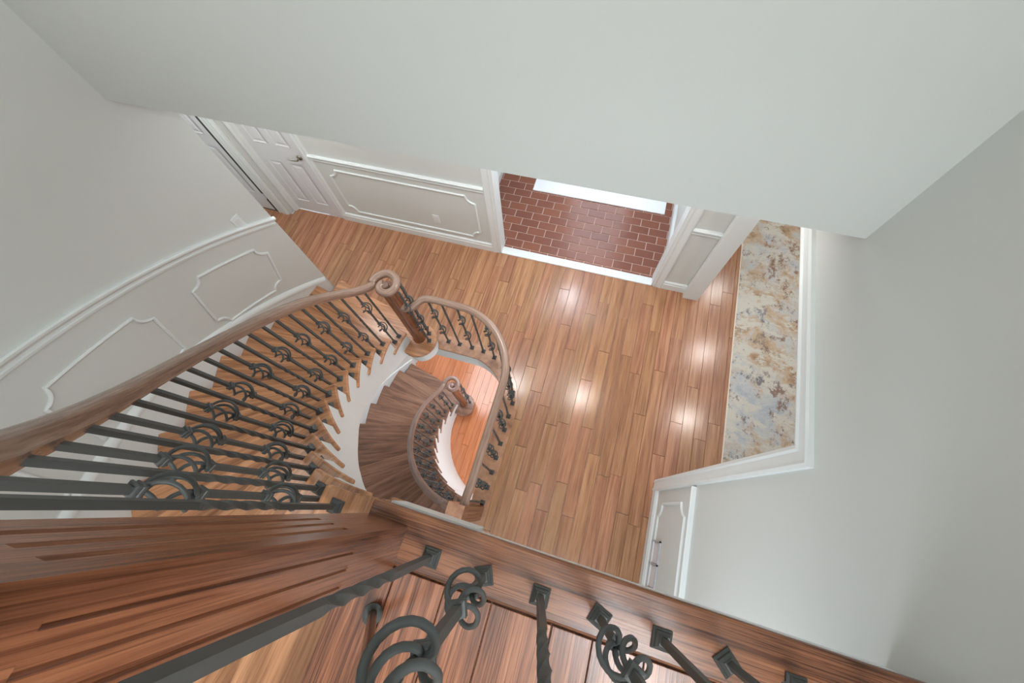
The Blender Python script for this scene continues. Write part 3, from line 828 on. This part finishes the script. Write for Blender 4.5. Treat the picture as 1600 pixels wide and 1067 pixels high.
# lever handle
hx, hz = -3.205, .90
mb = MB().lathe([(.030,0),(.030,.006),(.026,.012),(.010,.014),(.009,.045)], k=20).xform(Matrix.Translation((hx, 2.533, hz)) @ Matrix.Rotation(RAD(90), 4, 'X'))
mb.tube([(hx,2.488,hz),(hx-.03,2.483,hz-.002),(hx-.07,2.483,hz-.008),(hx-.105,2.484,hz-.004),(hx-.118,2.486,hz)], lambda i: [.0085,.008,.0065,.006,.005][i], 8)
obj('door_handle', mb, M_NICKEL, d1, smooth='auto')['label'] = 'brushed nickel lever handle'
d2 = panel_door('door_2', -4.80, -4.045, 2.43, 2.045, [(-4.68,-4.43,.3,.95),(-4.38,-4.13,.3,.95),(-4.68,-4.43,1.1,1.9),(-4.38,-4.13,1.1,1.9)], M_DOOR, 'grey shaded door leaf at the far left of the hall')
struct('door_gap_shade', MB().box(-4.045,-4.0,2.425,2.5,0.3,2.06).box(-4.045,-4.0,2.425,2.5,0,.2).box(-4.8,-4.0,2.425,2.5,0,.010), M_DARK)  # solid dark strips stand in for the shade in the door gaps
# casings at the hall doors
def vcas(x, y, sgn, z1=2.12): return casing_v(x, y, 0, z1, sgn)
struct('trim_9', MB().prism([(-4.0,2.43),(-4.0,2.418),(-3.985,2.408),(-3.96,2.414),(-3.93,2.404),(-3.905,2.410),(-3.88,2.402),(-3.855,2.412),(-3.85,2.43)], 0, 2.15), M_TRIM)
struct('trim_9', MB().prism([(-3.83,2.50),(-3.83,2.488),(-3.815,2.48),(-3.80,2.486),(-3.785,2.494),(-3.765,2.53),(-3.765,2.60),(-3.83,2.60)], 0, 2.12), M_TRIM)
struct('trim_10', MB().prism([(-3.13,2.53),(-3.13,2.520),(-3.115,2.514),(-3.09,2.520),(-3.07,2.512),(-3.055,2.520),(-3.05,2.53)], 0, 2.12), M_TRIM)
struct('trim_11', MB().box(-3.83,-3.05,2.508,2.532,2.05,2.13), M_TRIM)

# ---------------------------------------------------------------- small things
# rug
mb = MB().box(1.505, 3.3, .62, 4.6, -.005, .009)
rug = tag(obj('area_rug', mb, M_RUG), 'abstract grey, cream and rust patterned rug on the dining floor', 'rug')
obj('binding', MB().box(1.497, 1.507, .62, 4.6, -.005, .010).box(1.497,3.3,.612,.622,-.005,.010), mk('rug_edge', srgb(228,214,196), .9), rug)
# outlet on entry wall
sw = thing('wall_outlet', (-1.81, YB, .37), 'white outlet plate low on the entry wall inside the panel moulding', 'outlet')
obj('plate', MB().box(-1.847,-1.773,YB-.007,YB,.31,.43), M_TRIM, sw, bevel=.003)
obj('socket', MB().box(-1.826,-1.794,YB-.009,YB-.004,.330,.362).box(-1.826,-1.794,YB-.009,YB-.004,.378,.410), M_DOOR, sw)
# switch on curved wall
a = -190.6; sx, sy = pol(2.19, a)
sw = thing('light_switch', (sx, sy, 1.45), 'white light switch plate on the curved wall above the chair rail', 'switch')
Mx = Matrix.Translation((sx, sy, 1.455)) @ Matrix.Rotation(RAD(a), 4, 'Z')
obj('plate', MB().box(-.008,.004,-.037,.037,-.06,.06).xform(Mx), M_TRIM, sw, bevel=.003)
obj('rocker', MB().box(-.012,-.006,-.017,.017,-.034,.034).xform(Mx), M_DOOR, sw, bevel=.002)
# return-air grille on the right wall
vt = thing('air_vent', (.975, -.12, .29), 'white return-air grille low on the right wall beside the landing edge', 'vent')
mb = MB(); x = .975; ya, yb2, za, zb = -.42, .055, .175, .39
for (a_, b_, c_, e_) in ((ya,yb2,zb-.012,zb),(ya,yb2,za,za+.012)): mb.box(x-.012, x, a_, b_, c_, e_)
for yy in (ya, -.285, -.12, yb2-.012): mb.box(x-.012, x, yy, yy+.012, za, zb)
obj('vent_frame', mb, mk('vent_grey', srgb(176,176,182), .4), vt)
for (a_, b_) in ((ya+.012,-.285),(-.273,-.12),(-.108,yb2-.012)):
    obj('vent_panel', MB().box(x-.006, x, a_+.004, b_-.004, za+.014, zb-.014), M_DOOR, vt)
# camera stand leg standing on the landing
tl = thing('tripod', (-.297, -.31, FF), 'bronze tripod leg with grey rubber foot standing on the landing boards', 'tripod')
f0 = Vector((-.297,-.312,FF)); f1 = Vector((-.125,-.232,3.28)); dv = (f1-f0).normalized()
mb = MB().tube([f0+dv*.012, f0+dv*.4, f1], .0095, 14); obj('leg', mb, M_BRONZE, tl, smooth='auto')
mb = MB().tube([f0+dv*.004, f0+dv*.008, f0+dv*.03, f0+dv*.034, f0+dv*.030, f0+dv*.02], lambda i: [.016,.0205,.0215,.019,.015,.012][i], 18)
obj('rubber_foot', mb, M_RUBBER, tl, smooth='auto')
# recessed ceiling lights (their reflections show on the polished floor)
def potlight(x, y, z, label, strength=190, color=WARM, size=.10):
    t = thing('ceiling_light', (x, y, z), label, 'ceiling light', None)
    k = 24; vs = []; fs = []
    prof = [(.09,0),(.09,-.005),(.074,-.007),(.068,0)]
    mbx = MB()
    for (r_, dz) in prof:
        for c in range(k): vs.append((x+r_*cos(2*pi*c/k), y+r_*sin(2*pi*c/k), z+dz-.001))
    for i in range(3):
        for c in range(k): fs.append((i*k+c, i*k+(c+1)%k, (i+1)*k+(c+1)%k, (i+1)*k+c))
    obj('trim_ring', mbx.add(vs, fs), M_TRIM, t)
    em = bpy.data.materials.get('lamp_%d_%d' % (color == WARM, strength)) or bpy.data.materials.new('lamp_%d_%d' % (color == WARM, strength))
    em.use_nodes = True; nt = em.node_tree; nt.nodes.clear(); e = nt.nodes.new('ShaderNodeEmission'); e.inputs[0].default_value = (*color, 1); e.inputs[1].default_value = strength
    ou = nt.nodes.new('ShaderNodeOutputMaterial'); nt.links.new(e.outputs[0], ou.inputs[0])
    obj('lens', MB().lathe([(.068,z-.002),(.068,z-.003)], x, y, k), em, t)
    return t
potlight(.27, 1.82, HC, 'recessed round light in the hall ceiling before the vestibule')
potlight(-.81, 1.74, HC, 'recessed round light in the hall ceiling near the stair volute')
potlight(-.33, 3.55, HC, 'recessed round light in the vestibule ceiling', color=COOL)
potlight(2.02, 3.07, HC, 'recessed light over the middle of the dining rug')
potlight(1.90, 1.91, HC, 'recessed light over the near end of the dining rug')
potlight(2.10, 4.3, HC, 'recessed light over the far end of the dining rug')
potlight(.10, .36, TOP, 'recessed light in the high foyer ceiling above the floor', strength=35)
potlight(.63, -.66, TOP, 'recessed light in the high ceiling above the landing', color=COOL, strength=90)
potlight(-3.0, 1.75, HC, 'recessed light in the hall ceiling by the curved wall end')
